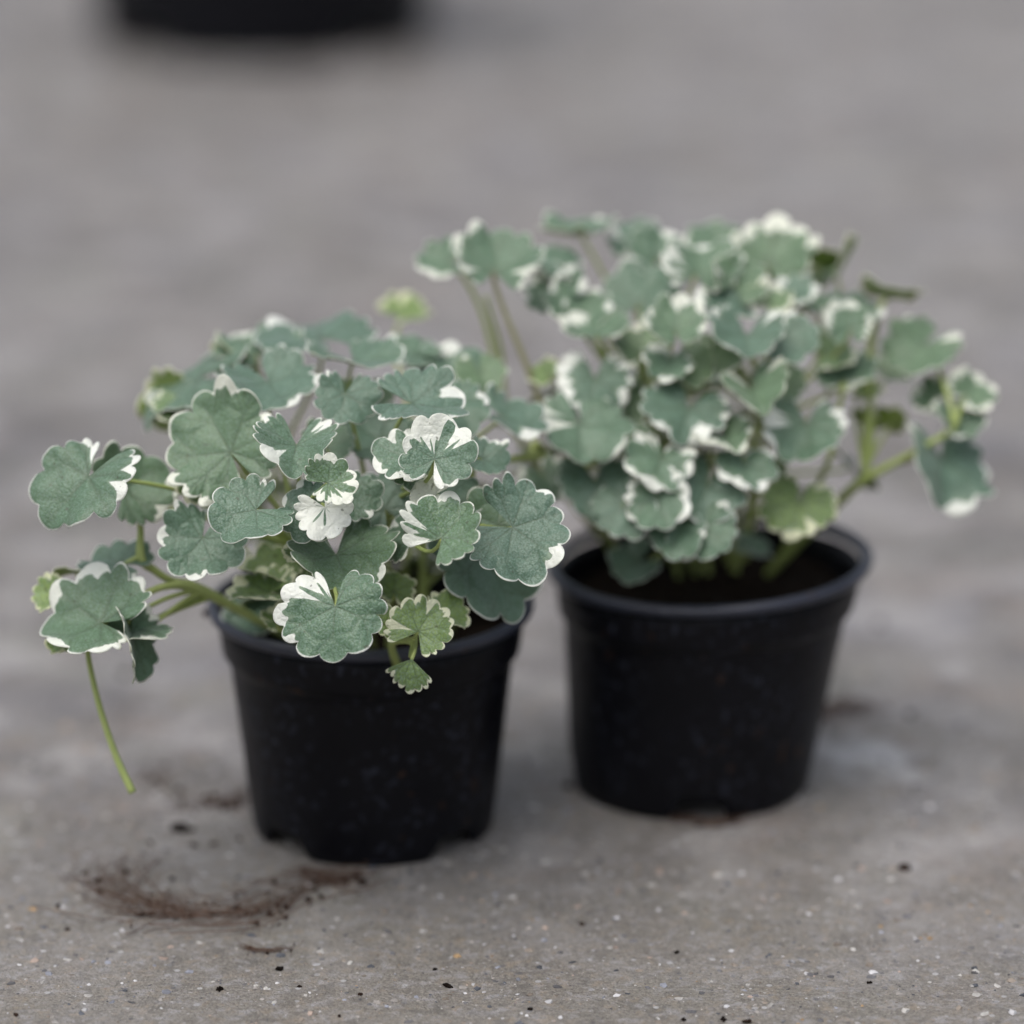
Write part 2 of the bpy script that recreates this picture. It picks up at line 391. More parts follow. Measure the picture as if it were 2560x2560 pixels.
def make_soil(loc, s, deform, label, seed, zs=0.0765):
    n_r, n_t = 46, 120
    r = np.linspace(0, 1, n_r)[1:] * 0.0552 * s; th = np.linspace(0, 2 * np.pi, n_t, endpoint=False)
    X = r[:, None] * np.sin(th); Y = -r[:, None] * np.cos(th)
    Z = zs * s + 0.006 * hash_noise(X * 60 + 9, Y * 60 + 5, seed) + 0.0028 * hash_noise(X * 330 + 9, Y * 330 + 5, seed + 1, 3)
    Z -= 0.003 * (r[:, None] / (0.055 * s)) ** 4
    V = np.stack([X, Y, Z], -1); V = deform(V).reshape(-1, 3); m = n_r - 1
    i = np.arange(m - 1)[:, None]; j = np.arange(n_t)[None, :]
    q = np.stack([i * n_t + j, i * n_t + (j + 1) % n_t, (i + 1) * n_t + (j + 1) % n_t, (i + 1) * n_t + j], -1).reshape(-1, 4)
    V = np.vstack([V, [[0, 0, zs * s]]]); c = len(V) - 1; jj = np.arange(n_t)
    t = np.stack([np.full(n_t, c), jj, (jj + 1) % n_t], -1)
    me = np_mesh('potting_soil', V, q[:, ::-1], t[:, ::-1]); me.materials.append(M_SOIL); me.flip_normals()
    o = link(bpy.data.objects.new('potting_soil', me)); o.location = loc
    tag(o, label, 'soil', 'potting soil in the small pots', 'stuff'); return o
make_soil(POT1, S1, def1, 'dark potting soil mostly hidden under the trailing plant, in its small black pot', 3)
make_soil(POT2, S2, def2, 'bare dark potting soil lying open in front of the upright bushy plant', 11, 0.0752)

# ------------------------------------------------------------------ leaves
def leaf_mesh(L, white, young, fold, cup, hi, seed, lobes=None, sinus=None, wave=0.10, bend=0.0, roll=0.0, sectors=None, skew=0.0):
    """reniform blade with rounded teeth; origin where the stalk joins, tip along +Y, upper side +Z"""
    r = np.random.default_rng(seed)
    Mn = lobes or int(r.integers(11, 15))
    TH = R_(sinus if sinus else r.uniform(150, 171)); skew = skew + r.uniform(-.09, .09)
    nt_ = Mn * (15 if hi else 8); nr = 38 if hi else 13
    # irregular tooth boundaries; teeth near the tip are bigger
    wts = (1.0 + 0.35 * np.cos(np.linspace(-np.pi, np.pi, Mn)) + r.uniform(-0.28, 0.28, Mn)); b = np.concatenate([[0], np.cumsum(wts)]); b = b / b[-1] * 2 * TH - TH
    per = nt_ // Mn
    th = np.concatenate([np.linspace(b[k], b[k + 1], per, endpoint=False) for k in range(Mn)] + [[TH]])
    ph = np.concatenate([np.linspace(0, 1, per, endpoint=False) for k in range(Mn)] + [[1.0]])
    lob = np.concatenate([np.full(per, k) for k in range(Mn)] + [[Mn - 1]])
    base = np.interp(np.abs(np.degrees(th)), [0, 30, 60, 90, 120, 140, 155, 165, 176], [1.0, 0.98, 0.94, 0.90, 0.87, 0.82, 0.74, 0.62, 0.42])
    base *= 1 + skew * np.sin(th) + 0.045 * np.sin(2 * th + r.uniform(0, 6)) + 0.022 * np.sin(3 * th + r.uniform(0, 6))
    tooth = np.abs(np.sin(np.pi * ph)) ** 0.7
    amp = (0.110 + 0.075 * r.random(Mn))[lob]
    Rr = base * (1 - amp * (1 - tooth)) * (1 + 0.03 * r.standard_normal(Mn))[lob]
    if sinus is None or True:
        Rr[0] *= 0.93; Rr[-1] *= 0.93
    tt = np.linspace(0, 1, nr + 1)[1:] ** 0.85
    T, THg = np.meshgrid(tt, th, indexing='ij'); RG = Rr[None, :] * T
    # smooth inner outline so the teeth fade inwards
    sm = base[None, :] * T; k = T ** 3; RHO = sm * (1 - k) + RG * k
    X = RHO * np.sin(THg); Y = RHO * np.cos(THg)
    # --- veins: radiating from the base, forking towards the teeth
    segs = []
    cen = 0.5 * (b[:-1] + b[1:]); mains = list(range(Mn % 2 and 0 or 0, Mn, 2)); midk = Mn // 2
    mains = sorted(set([midk + 2 * k for k in range(-Mn, Mn) if 0 <= midk + 2 * k < Mn]))
    pol = lambda a, q: np.array([q * np.sin(a), q * np.cos(a)])
    Rat = lambda a: np.interp(a, th, base)
    for kx in mains:
        a = cen[kx]; f0 = r.uniform(0.42, 0.58); bow = r.uniform(-0.04, 0.04)
        pts = [pol(a + bow * math.sin(q * 3.0), q * Rat(a)) for q in np.linspace(0, 0.93, 9)]
        for i in range(8): segs.append((pts[i], pts[i + 1], 1.0 - 0.07 * i))
        for nb in (kx - 1, kx + 1):
            if 0 <= nb < Mn:
                f1 = f0 + r.uniform(-0.1, 0.1); p0 = pol(a, f1 * Rat(a)); a2 = cen[nb]
                p2 = pol(a2 - 0.25 * (a2 - a), 0.92 * Rat(a2)); pm = 0.5 * (p0 + p2) + pol(a, 0.02)
                segs.append((p0, pm, 0.65)); segs.append((pm, p2, 0.5))
        p0 = pol(a, 0.72 * Rat(a)); segs.append((p0, pol(a + 0.11, 0.9 * Rat(a)), 0.4)); segs.append((p0, pol(a - 0.11, 0.9 * Rat(a)), 0.4))
    for i in range(len(mains) - 1):
        a, c = cen[mains[i]], cen[mains[i + 1]]; q = r.uniform(0.5, 0.62); m_ = 0.5 * (a + c)
        segs.append((pol(a, q * Rat(a)), pol(m_, (q + 0.06) * Rat(m_)), 0.4)); segs.append((pol(m_, (q + 0.06) * Rat(m_)), pol(c, q * Rat(c)), 0.4))
    P = np.stack([X, Y], -1); vein = np.zeros(X.shape); bul = np.full(X.shape, 9.0)
    sg = 0.015 if hi else 0.03
    for (p0, p1, wt) in segs:
        dv = p1 - p0; u = np.clip(((P - p0) @ dv) / (dv @ dv + 1e-9), 0, 1)
        dd = np.linalg.norm(P - (p0 + u[..., None] * dv), axis=-1)
        vein = np.maximum(vein, wt * np.exp(-(dd / (sg * (0.6 + 0.5 * wt))) ** 2)); bul = np.minimum(bul, dd / (0.5 + 0.5 * wt))
    # --- white margin: thin line everywhere, deep patches on some teeth
    wl = r.uniform(0.010, 0.034, Mn)
    pick = r.random(Mn)
    wl = np.where(pick < white * 0.8, r.uniform(0.11, 0.26, Mn) + 0.30 * max(0, white - 0.4), wl)
    wl = np.where(pick < (white - 0.18) * 0.34, r.uniform(0.34, 0.75, Mn), wl)
    if white >= 0.95: wl[:] = 1.2
    if sectors:
        for (a0, a1, wv) in sectors:
            wl = np.where((np.degrees(cen) >= a0) & (np.degrees(cen) <= a1), wv, wl)
    if young > 0.4 and white < 0.9: wl = np.maximum(wl, r.uniform(0.05, 0.13, Mn) * (0.6 + white))
    W = wl[lob].copy()
    # taper patches inside each tooth so that they end in points along the veins
    tap = 1 - 0.55 * np.abs(2 * ph - 1) ** 2 * (W > 0.1) * r.uniform(0.0, 1.0, Mn)[lob]
    half = np.where(r.random(Mn) < 0.35, 1, 0)[lob] * (W > 0.1) * (W < 0.9)
    tap = np.where((half > 0) & (ph > 0.5), np.minimum(tap, 0.12), tap)
    W = W * tap
    ncol = len(W); str_ = np.interp(np.arange(ncol), np.linspace(0, ncol, Mn * 5), r.uniform(0.35, 1.3, Mn * 5)); str_ *= r.uniform(0.85, 1.15, ncol)
    W = np.where((W > 0.07) & (W < 1.1), W * str_, W)
    W = np.convolve(np.pad(W, 1, mode='edge'), [0.2, 0.6, 0.2], 'valid')
    D = np.broadcast_to(((1 - T) * base[None, :]), T.shape)
    Wg = np.broadcast_to(W[None, :], T.shape)
    # --- relief
    rho2 = X ** 2 + Y ** 2
    Z = cup * rho2 * 0.55 + fold * (np.sqrt(X ** 2 + 0.012) - 0.11) - bend * np.clip(Y, 0, 2) ** 2 + roll * X * np.abs(X)
    Z += wave * rho2 * np.sin(3 * THg + r.uniform(0, 6)) + wave * 0.7 * rho2 * np.sin(5 * THg + r.uniform(0, 6))
    Z += r.uniform(-.03, .05, Mn)[lob][None, :] * np.sin(np.pi * ph)[None, :] * T ** 6 + 0.016 * np.sin(np.pi * np.broadcast_to(ph[None, :], T.shape)) * T ** 4 - 0.040 * T ** 7
    Z += 0.020 * np.clip(bul / 0.12, 0, 1) ** 0.7
    Z += 0.16 * hash_noise(X * 1.6 + 20, Y * 1.6 + 20, seed % 1000 + 1, 3) * np.clip(rho2, 0, 1)
    V = np.stack([X, Y, Z], -1).reshape(-1, 3) * L
    m, n = T.shape
    i = np.arange(m - 1)[:, None]; j = np.arange(n - 1)[None, :]
    q = np.stack([i * n + j, (i + 1) * n + j, (i + 1) * n + j + 1, i * n + j + 1], -1).reshape(-1, 4)[:, ::-1]
    V = np.vstack([V, [[0, 0, V[:n, 2].mean()]]]); c = len(V) - 1; jj = np.arange(n - 1)
    t = np.stack([np.full(n - 1, c), jj + 1, jj], -1)
    dat = np.stack([D, Wg, vein, np.full(T.shape, young)], -1).reshape(-1, 4)
    dat = np.vstack([dat, [[1, W.mean() if white >= 0.95 else 0, 1, young]]])
    # lower skin, 0.3 mm beneath, closed along the margin
    nv = len(V); tk = 0.00028
    me0 = np_mesh('tmp', V, q, t); nor = np.zeros(nv * 3, np.float32); me0.vertices.foreach_get('normal', nor); nor = nor.reshape(-1, 3)
    bpy.data.meshes.remove(me0)
    if nor[:, 2].mean() < 0: nor = -nor; q = q[:, ::-1]; t = t[:, ::-1]
    V2 = V - nor * tk
    ring = np.concatenate([[c], np.arange(m) * n, (m - 1) * n + np.arange(1, n), (np.arange(m - 1)[::-1]) * n + n - 1])
    ra = ring; rb = np.roll(ring, -1)
    rimq = np.stack([ra, rb, rb + nv, ra + nv], -1)
    me = np_mesh('leaf', np.vstack([V, V2]), np.vstack([q, q[:, ::-1] + nv, rimq]), np.vstack([t, t[:, ::-1] + nv]))
    color_attr(me, 'leafdata', np.vstack([dat, dat]))
    un = me.attributes.new('under', 'FLOAT', 'POINT'); un.data.foreach_set('value', np.concatenate([np.zeros(nv), np.ones(nv)]).astype(np.float32))
    me.materials.append(M_LEAF)
    return me

counter = [0]
NODES = {}
def add_leaf(plant, px, py, tip, Lpx, n, Y, white=0.3, young=0.0, fold=0.12, cup=0.10, base=None, hi=False, stalk=True, sr=0.0008, brown=False, world=None, sag=0.35, **kw):
    counter[0] += 1; seed = 1000 + counter[0] * 17
    A = at_y(px, py, Y) if world is None else Vector(world)
    L = Lpx * depth(A) / FPX if world is None else Lpx
    nv = view_vec(*n).normalized() if world is None else Vector(n).normalized()
    a = R_(tip)
    tv = (C_R * math.cos(a) + C_U * math.sin(a)) if world is None else Vector((math.cos(a), math.sin(a), 0.0))
    # tip direction: the one in the blade's plane that projects on the wanted image direction
    if world is None:
        vd = (A - CAM).normalized()
        side = tv.cross(vd); y = nv.cross(side)
        if y.length < 1e-4: y = tv - nv * tv.dot(nv)
        if y.dot(tv) < 0: y = -y
    else: y = tv - nv * tv.dot(nv)
    y.normalize(); x = y.cross(nv).normalized()
    me = leaf_mesh(L, white, young, fold, cup, hi, seed, **kw)
    o = link(bpy.data.objects.new('leaf', me), plant)
    Mx = Matrix((x, y, nv)).transposed().to_4x4(); Mx.translation = A
    Ml = Matrix.Translation(-plant.location) @ Mx
    o.matrix_local = Ml
    if stalk:
        B = plant['crown'] if base is None else base
        if base is None and plant.name in NODES:
            nd = NODES[plant.name]; dv = np.array(A) - nd; dist = np.linalg.norm(dv, axis=1)
            cost = dist + np.where(dv[:, 2] < 0.012, (0.012 - dv[:, 2]) * 6, 0) + np.abs(dist - 0.028) * 0.8
            B = nd[int(np.argmin(cost))]
        elif base is None:
            rr = np.random.default_rng(seed + 5)
            c = plant['crown']; dx = A.x - c[0]; dy = A.y - c[1]; h = math.hypot(dx, dy) + 1e-6
            k = min(plant['spread'], 0.45 * h) / h
            B = (c[0] + dx * k + rr.uniform(-.006, .006), c[1] + dy * k + rr.uniform(-.006, .006), c[2] - 0.004)
        B = np.array(B); Aw = np.array(A - nv * 0.0004); ln = np.linalg.norm(Aw - B)
        d1 = np.array([0, 0, 1.0]) * 0.55 + 0.45 * (Aw - B) / ln
        d2 = -np.array(nv) * 0.75 - np.array(y) * 0.5
        P = bez(B, B + d1 * ln * 0.4, Aw + d2 * ln * sag * 0.7, Aw, 14)
        rad = np.linspace(sr * 1.25, sr * 0.8, 14)
        V, q, t = tube_arrays(P, rad, 8)
        inv = np.array(Mx.inverted()); Vl = (np.c_[V, np.ones(len(V))] @ inv.T)[:, :3]
        ms = np_mesh('leaf_stalk', Vl, q, t); ms.materials.append(M_BROWNSTALK if brown else M_STALK)
        link(bpy.data.objects.new('leaf_stalk', ms), o)
    return o

def runner(plant, pts, radii, mat=None, name='stem'):
    P = catmull([tuple(p) for p in pts], 8); rr = np.interp(np.linspace(0, 1, len(P)), np.linspace(0, 1, len(radii)), radii)
    V, q, t = tube_arrays(P - np.array(plant.location), rr, 10)
    me = np_mesh(name, V, q, t); me.materials.append(mat or M_STALK)
    return link(bpy.data.objects.new(name, me), plant)

def fill(plant, pot, n, seed, zlo, zhi, back_only=True, rmax=0.075):
    r = np.random.default_rng(seed); k = 0
    while k < n:
        az = r.uniform(0, 2 * np.pi); rad = rmax * math.sqrt(r.random())
        dx, dy = rad * math.cos(az), rad * math.sin(az)
        if back_only and dy < 0.008: continue
        if not back_only and rad > 0.045: continue
        z = zlo + (zhi - zlo) * r.random() * (1 - 0.35 * (rad / rmax) ** 2)
        nn = Vector((dx / rmax * 0.8 + r.uniform(-.3, .3), dy / rmax * 0.8 + r.uniform(-.3, .3), 0.9))
        add_leaf(plant, 0, 0, math.degrees(az) + r.uniform(-50, 50), r.uniform(0.010, 0.018), tuple(nn), 0,
                 white=r.choice([0.15, 0.3, 0.5]), young=0.0 if r.random() < 0.75 else 0.6, world=(pot.x + dx, pot.y + dy, z))
        k += 1

def make_plant(pot, label, cz, sp):
    o = empty('ground_ivy', (pot.x, pot.y, 0.070)); tag(o, label, 'plant', 'variegated plants in the small pots')
    o['crown'] = (pot.x, pot.y, cz); o['spread'] = sp; return o
PL = make_plant(POT1, 'low spreading plant with large grey-green white-edged leaves, trailing over its pot', 0.078, 0.030)
PR = make_plant(POT2 + Vector((0.008, 0.008, 0)), 'upright bushy plant with a dense mound of small white-edged leaves and one tall leaf stalk', 0.078, 0.016)

def upright_stems(plant, n, seed, h, rb, rt, back=0.0):
    r = np.random.default_rng(seed); c = np.array(plant['crown']); nodes = []
    for i in range(n):
        a = 2 * np.pi * i / n + r.uniform(-.3, .3); ro = rb * math.sqrt(r.uniform(.1, 1)); rr = rt * r.uniform(.35, 1.0); hh = h * r.uniform(.65, 1.0)
        b = c + [ro * math.cos(a), ro * math.sin(a) * 0.8 + back, -0.006]; e = c + [rr * math.cos(a), rr * math.sin(a) + back, hh]
        m = b + (e - b) * [0.35, 0.35, 0.5] + [*r.normal(0, .002, 2), 0]
        P = catmull([b, m, e], 8); runner(plant, [Vector(p) for p in (b, m, e)], [.0013, .0011, .0007]); nodes.append(P[4:])
    NODES[plant.name] = np.vstack(nodes)
upright_stems(PL, 11, 41, 0.046, 0.026, 0.052)
upright_stems(PR, 12, 42, 0.078, 0.018, 0.052, 0.018)

# --- left plant, front leaves (sharp) -----------------------------------------------------------------
H = dict(hi=True)
N1 = at_y(283, 1536, -0.075); N0 = at_y(525, 1490, -0.050); NV = at_y(352, 1395, -0.06)
B0 = tuple(N0); B1 = tuple(N1); BV = tuple(NV)
LEFT = [
 # px, py, tip, L, normal(view), Y, white, young, fold, cup, extra
 (838, 1516, -88, 165, (-.05, .30, .95), -.108, .32, 0, .04, -.10, dict(hi=True, sinus=163, sectors=[(-180, -60, .02), (112, 180, 0.55)], lobes=13, bend=.05)),
 (840, 1386, -82, 158, (.02, .62, .78), -.076, .25, .12, .34, .05, dict(hi=True, sinus=158, sectors=[(148, 180, .8)])),
 (640, 1274, 200, 132, (-.1, .50, .85), -.085, .22, 0, .10, .06, dict(hi=True)),
 (792, 1276, 190, 108, (0, .35, .93), -.080, .12, 0, .10, .05, dict(hi=True)),
 (820, 1206, 18, 84, (.10, .40, .9), -.093, .75, .15, .22, .22, dict(hi=True, sectors=[(30, 125, .62)])),
 (812, 1268, -62, 92, (0, .25, .95), -.086, 1.0, 0, .12, .1, dict(hi=True)),
 (741, 1112, -94, 130, (0, .66, .75), -.068, .30, .05, .42, .10, dict(hi=True, sinus=155, lobes=13)),
 (576, 1130, 122, 190, (-.05, .22, .96), -.052, .22, .16, .06, .12, dict(hi=True, lobes=15)),
 (672, 956, -48, 158, (.0, .80, .6), -.028, .12, 0, .18, .14, dict(hi=True)),
 (500, 945, 196, 205, (-.40, .84, .36), .002, .15, 0, .05, -.12, {}),
 (452, 1012, 228, 128, (.3, .4, -.85), .014, .3, .45, .2, -.1, {}),
 (580, 928, 68, 105, (.55, .5, -.55), .020, .2, .55, .35, -.1, {}),
 (800, 846, 158, 190, (-.1, .90, .40), .020, .35, 0, .10, -.05, {}),
 (884, 902, -22, 150, (.2, .92, .32), -.012, .15, 0, .22, .10, dict(hi=True)),
 (862, 985, -100, 104, (0, .42, .9), -.040, .25, 0, .1, .05, {}),
 (1112, 948, 84, 140, (.12, .62, .75), .012, .40, 0, .12, .05, {}),
 (1035, 885, 165, 105, (-.1, .82, .5), .018, .2, 0, .1, .05, {}),
 (1030, 1008, -5, 155, (.1, .80, .58), -.050, .30, 0, .25, .05, dict(hi=True)),
 (1086, 1148, 75, 122, (0, .28, .95), -.088, .55, .05, .12, .22, dict(hi=True, sinus=168, sectors=[(-48, 38, .78)])),
 (1014, 1144, 172, 104, (-.2, .5, .8), -.074, .7, .05, .22, .05, dict(hi=True)),
 (1030, 1160, -62, 84, (.0, .35, .9), -.070, .85, .2, .2, .05, dict(hi=True)),
 (1088, 1236, 190, 66, (-.1, .35, .92), -.080, 1.0, .25, .2, .1, dict(hi=True)),
 (1032, 1338, 102, 108, (-.66, .3, .66), -.074, .6, .05, .2, .1, dict(hi=True)),
 (1104, 1345, 48, 128, (0, .42, .9), -.102, .35, .10, .30, .18, dict(hi=True, sinus=150, sectors=[(-175, -95, .5)], lobes=13)),
 (1281, 1318, -22, 172, (.08, .40, .9), -.080, .22, 0, .14, .05, dict(hi=True, lobes=14, sectors=[(-10, 25, .3)])),
 (1246, 1312, 104, 120, (0, .35, .93), -.064, .1, .15, .1, .05, dict(hi=True)),
 (1205, 1380, -56, 196, (.22, .30, .92), -.050, .12, 0, .2, .05, dict(hi=True)),
 (1046, 1578, 62, 102, (0, .16, .98), -.090, .6, .6, .16, .12, dict(hi=True, sinus=146, lobes=13)),
 (1112, 1538, -12, 78, (.2, .70, .6), -.075, .4, .75, .3, .1, dict(hi=True)),
 (1029, 1648, -102, 88, (-.1, .05, .97), -.094, .5, .5, .22, -.35, dict(hi=True, sinus=58, lobes=8)),
 (968, 1560, 10, 48, (.1, .3, .9), -.085, .2, .8, .2, .1, dict(hi=True)),
 (221, 1192, 234, 176, (-.30, .42, .85), -.066, .35, 0, .22, -.12, dict(sinus=158)),
 (312, 1222, 42, 138, (.35, .25, .9), -.042, .35, .12, .30, .08, dict(sectors=[(10, 90, .2)])),
 (506, 1346, -112, 136, (-.1, .36, .92), -.068, .30, 0, .12, .06, dict(hi=True)),
 (300, 1408, 168, 124, (-.2, .80, .5), -.050, .45, 0, .12, -.1, dict(base=BV)),
 (190, 1432, 185, 80, (-.2, .75, -.1), -.045, .4, .6, .2, -.1, dict(base=B1)),
 (132, 1482, 192, 66, (-.55, .3, .78), -.060, .5, .85, .25, .1, dict(base=B1)),
 (252, 1556, 168, 176, (-.25, .50, .82), -.078, .5, .05, .22, .08, dict(base=B1)),
 (338, 1572, 205, 118, (.15, .80, .55), -.070, .35, .1, .40, -.1, dict(base=B0, sinus=150)),
 (330, 1580, -74, 138, (.93, .12, .36), -.074, .35, .0, .3, -.1, dict(base=B0)),
 (285, 1490, -60, 86, (.2, .5, -.6), -.060, .3, .6, .3, .0, dict(base=B1)),
 (165, 1600, 215, 52, (-.3, .4, .8), -.070, .3, .9, .3, .0, dict(base=B1)),
 (685, 1436, 172, 104, (0, .88, .42), -.050, .55, .75, .3, .1, dict(hi=True)),
 (672, 1480, 176, 112, (-.1, .80, .5), -.060, .5, .7, .3, .1, dict(hi=True)),
 (742, 1440, -40, 104, (.2, .5, .8), -.040, .2, .55, .2, .1, {}),
 (742, 1384, 100, 40, (0, .3, .95), -.072, .8, .6, .2, .1, {}),
 (690, 1556, 120, 46, (.2, .5, .8), -.062, .6, .7, .5, .1, {}),
 (962, 1272, 120, 124, (0, .45, .88), -.052, .1, 0, .1, .05, {}),
 (872, 1240, -18, 92, (0, .40, .9), -.066, .12, 0, .1, .05, dict(hi=True)),
 (950, 1098, 160, 120, (0, .5, .85), -.030, .1, 0, .1, .05, {}),
 (1136, 1010, -58, 118, (.3, .6, .72), -.030, .35, 0, .18, .05, {}),
 (1258, 1045, -22, 122, (.3, .78, .5), -.016, .35, 0, .2, .05, {}),
 (1200, 930, -70, 84, (.3, .5, .75), .010, .2, .25, .2, .05, {}),
 (1005, 790, 20, 88, (.1, .75, .5), .090, .5, .9, .3, .1, {}),
 (985, 1480, 90, 64, (0, .5, .8), -.060, .5, .8, .4, .1, {}),
 (1128, 1262, 28, 100, (.1, .55, .82), -.058, .15, 0, .1, .05, {}),
 (508, 1212, -84, 76, (-.2, .35, .9), -.048, .5, .7, .3, .1, {}),
 (1208, 1148, -10, 78, (.2, .6, .75), -.050, .25, 0, .15, .05, {}),
 (905, 1005, 40, 95, (.2, .6, .7), -.005, .2, .3, .2, .05, {}),
 (640, 884, 125, 135, (-.15, .78, .55), .018, .25, .1, .15, .1, {}),
 (470, 1010, -60, 105, (-.1, .5, .8), -.005, .3, .5, .2, .05, {}),
 (820, 1120, 80, 90, (0, .5, .8), -.035, .15, .1, .2, .05, {}),
]
for (px, py, tip, L, n, Y, wh, yg, fo, cu, ex) in LEFT:
    jr = np.random.default_rng(int(px * 3 + py)); n = (n[0] + jr.uniform(-.16, .16), n[1] + jr.uniform(-.04, .20), n[2])
    if L > 60: L *= 0.92
    add_leaf(PL, px, py, tip, L, n, Y - (0.012 if Y < -0.03 else 0.0), white=wh, young=yg, fold=fo * 1.25, cup=cu * 1.5, **ex)
fill(PL, POT1, 22, 5, 0.098, 0.124, True, 0.072)
fill(PL, POT1, 4, 6, 0.088, 0.100, False)

c1 = Vector(PL['crown'])
runner(PL, [c1 + Vector((-.02, -.02, -.003)), N0, at_y(409, 1467, -.065), N1, at_y(215, 1580, -.078)], [.0016, .0015, .0013, .0011, .0008])
runner(PL, [c1 + Vector((-.025, -.015, -.003)), at_y(520, 1478, -.046), at_y(430, 1452, -.055), at_y(385, 1425, -.058), NV, at_y(350, 1310, -.056), at_y(322, 1235, -.053)], [.0015, .0014, .0014, .0015, .0017, .0011, .0009])
runner(PL, [N0, at_y(430, 1528, -.062), at_y(336, 1576, -.072)], [.0014, .0012, .0010])
runner(PL, [at_y(215, 1590, -.078), at_y(224, 1660, -.079), at_y(250, 1770, -.081), at_y(290, 1890, -.084), at_y(332, 1982, -.088)], [.0009, .0010, .0011, .0012, .0014])
runner(PL, [c1 + Vector((.03, -.012, .0)), at_y(1180, 1185, -.03), at_y(1260, 1152, -.012), at_y(1360, 1138, -.005)], [.0015, .0014, .0013, .0014])
runner(PL, [c1 + Vector((.012, -.045, -.002)), at_y(980, 1610, -.080), at_y(1030, 1605, -.090), at_y(1028, 1642, -.096)], [.0015, .0013, .0012, .0010])

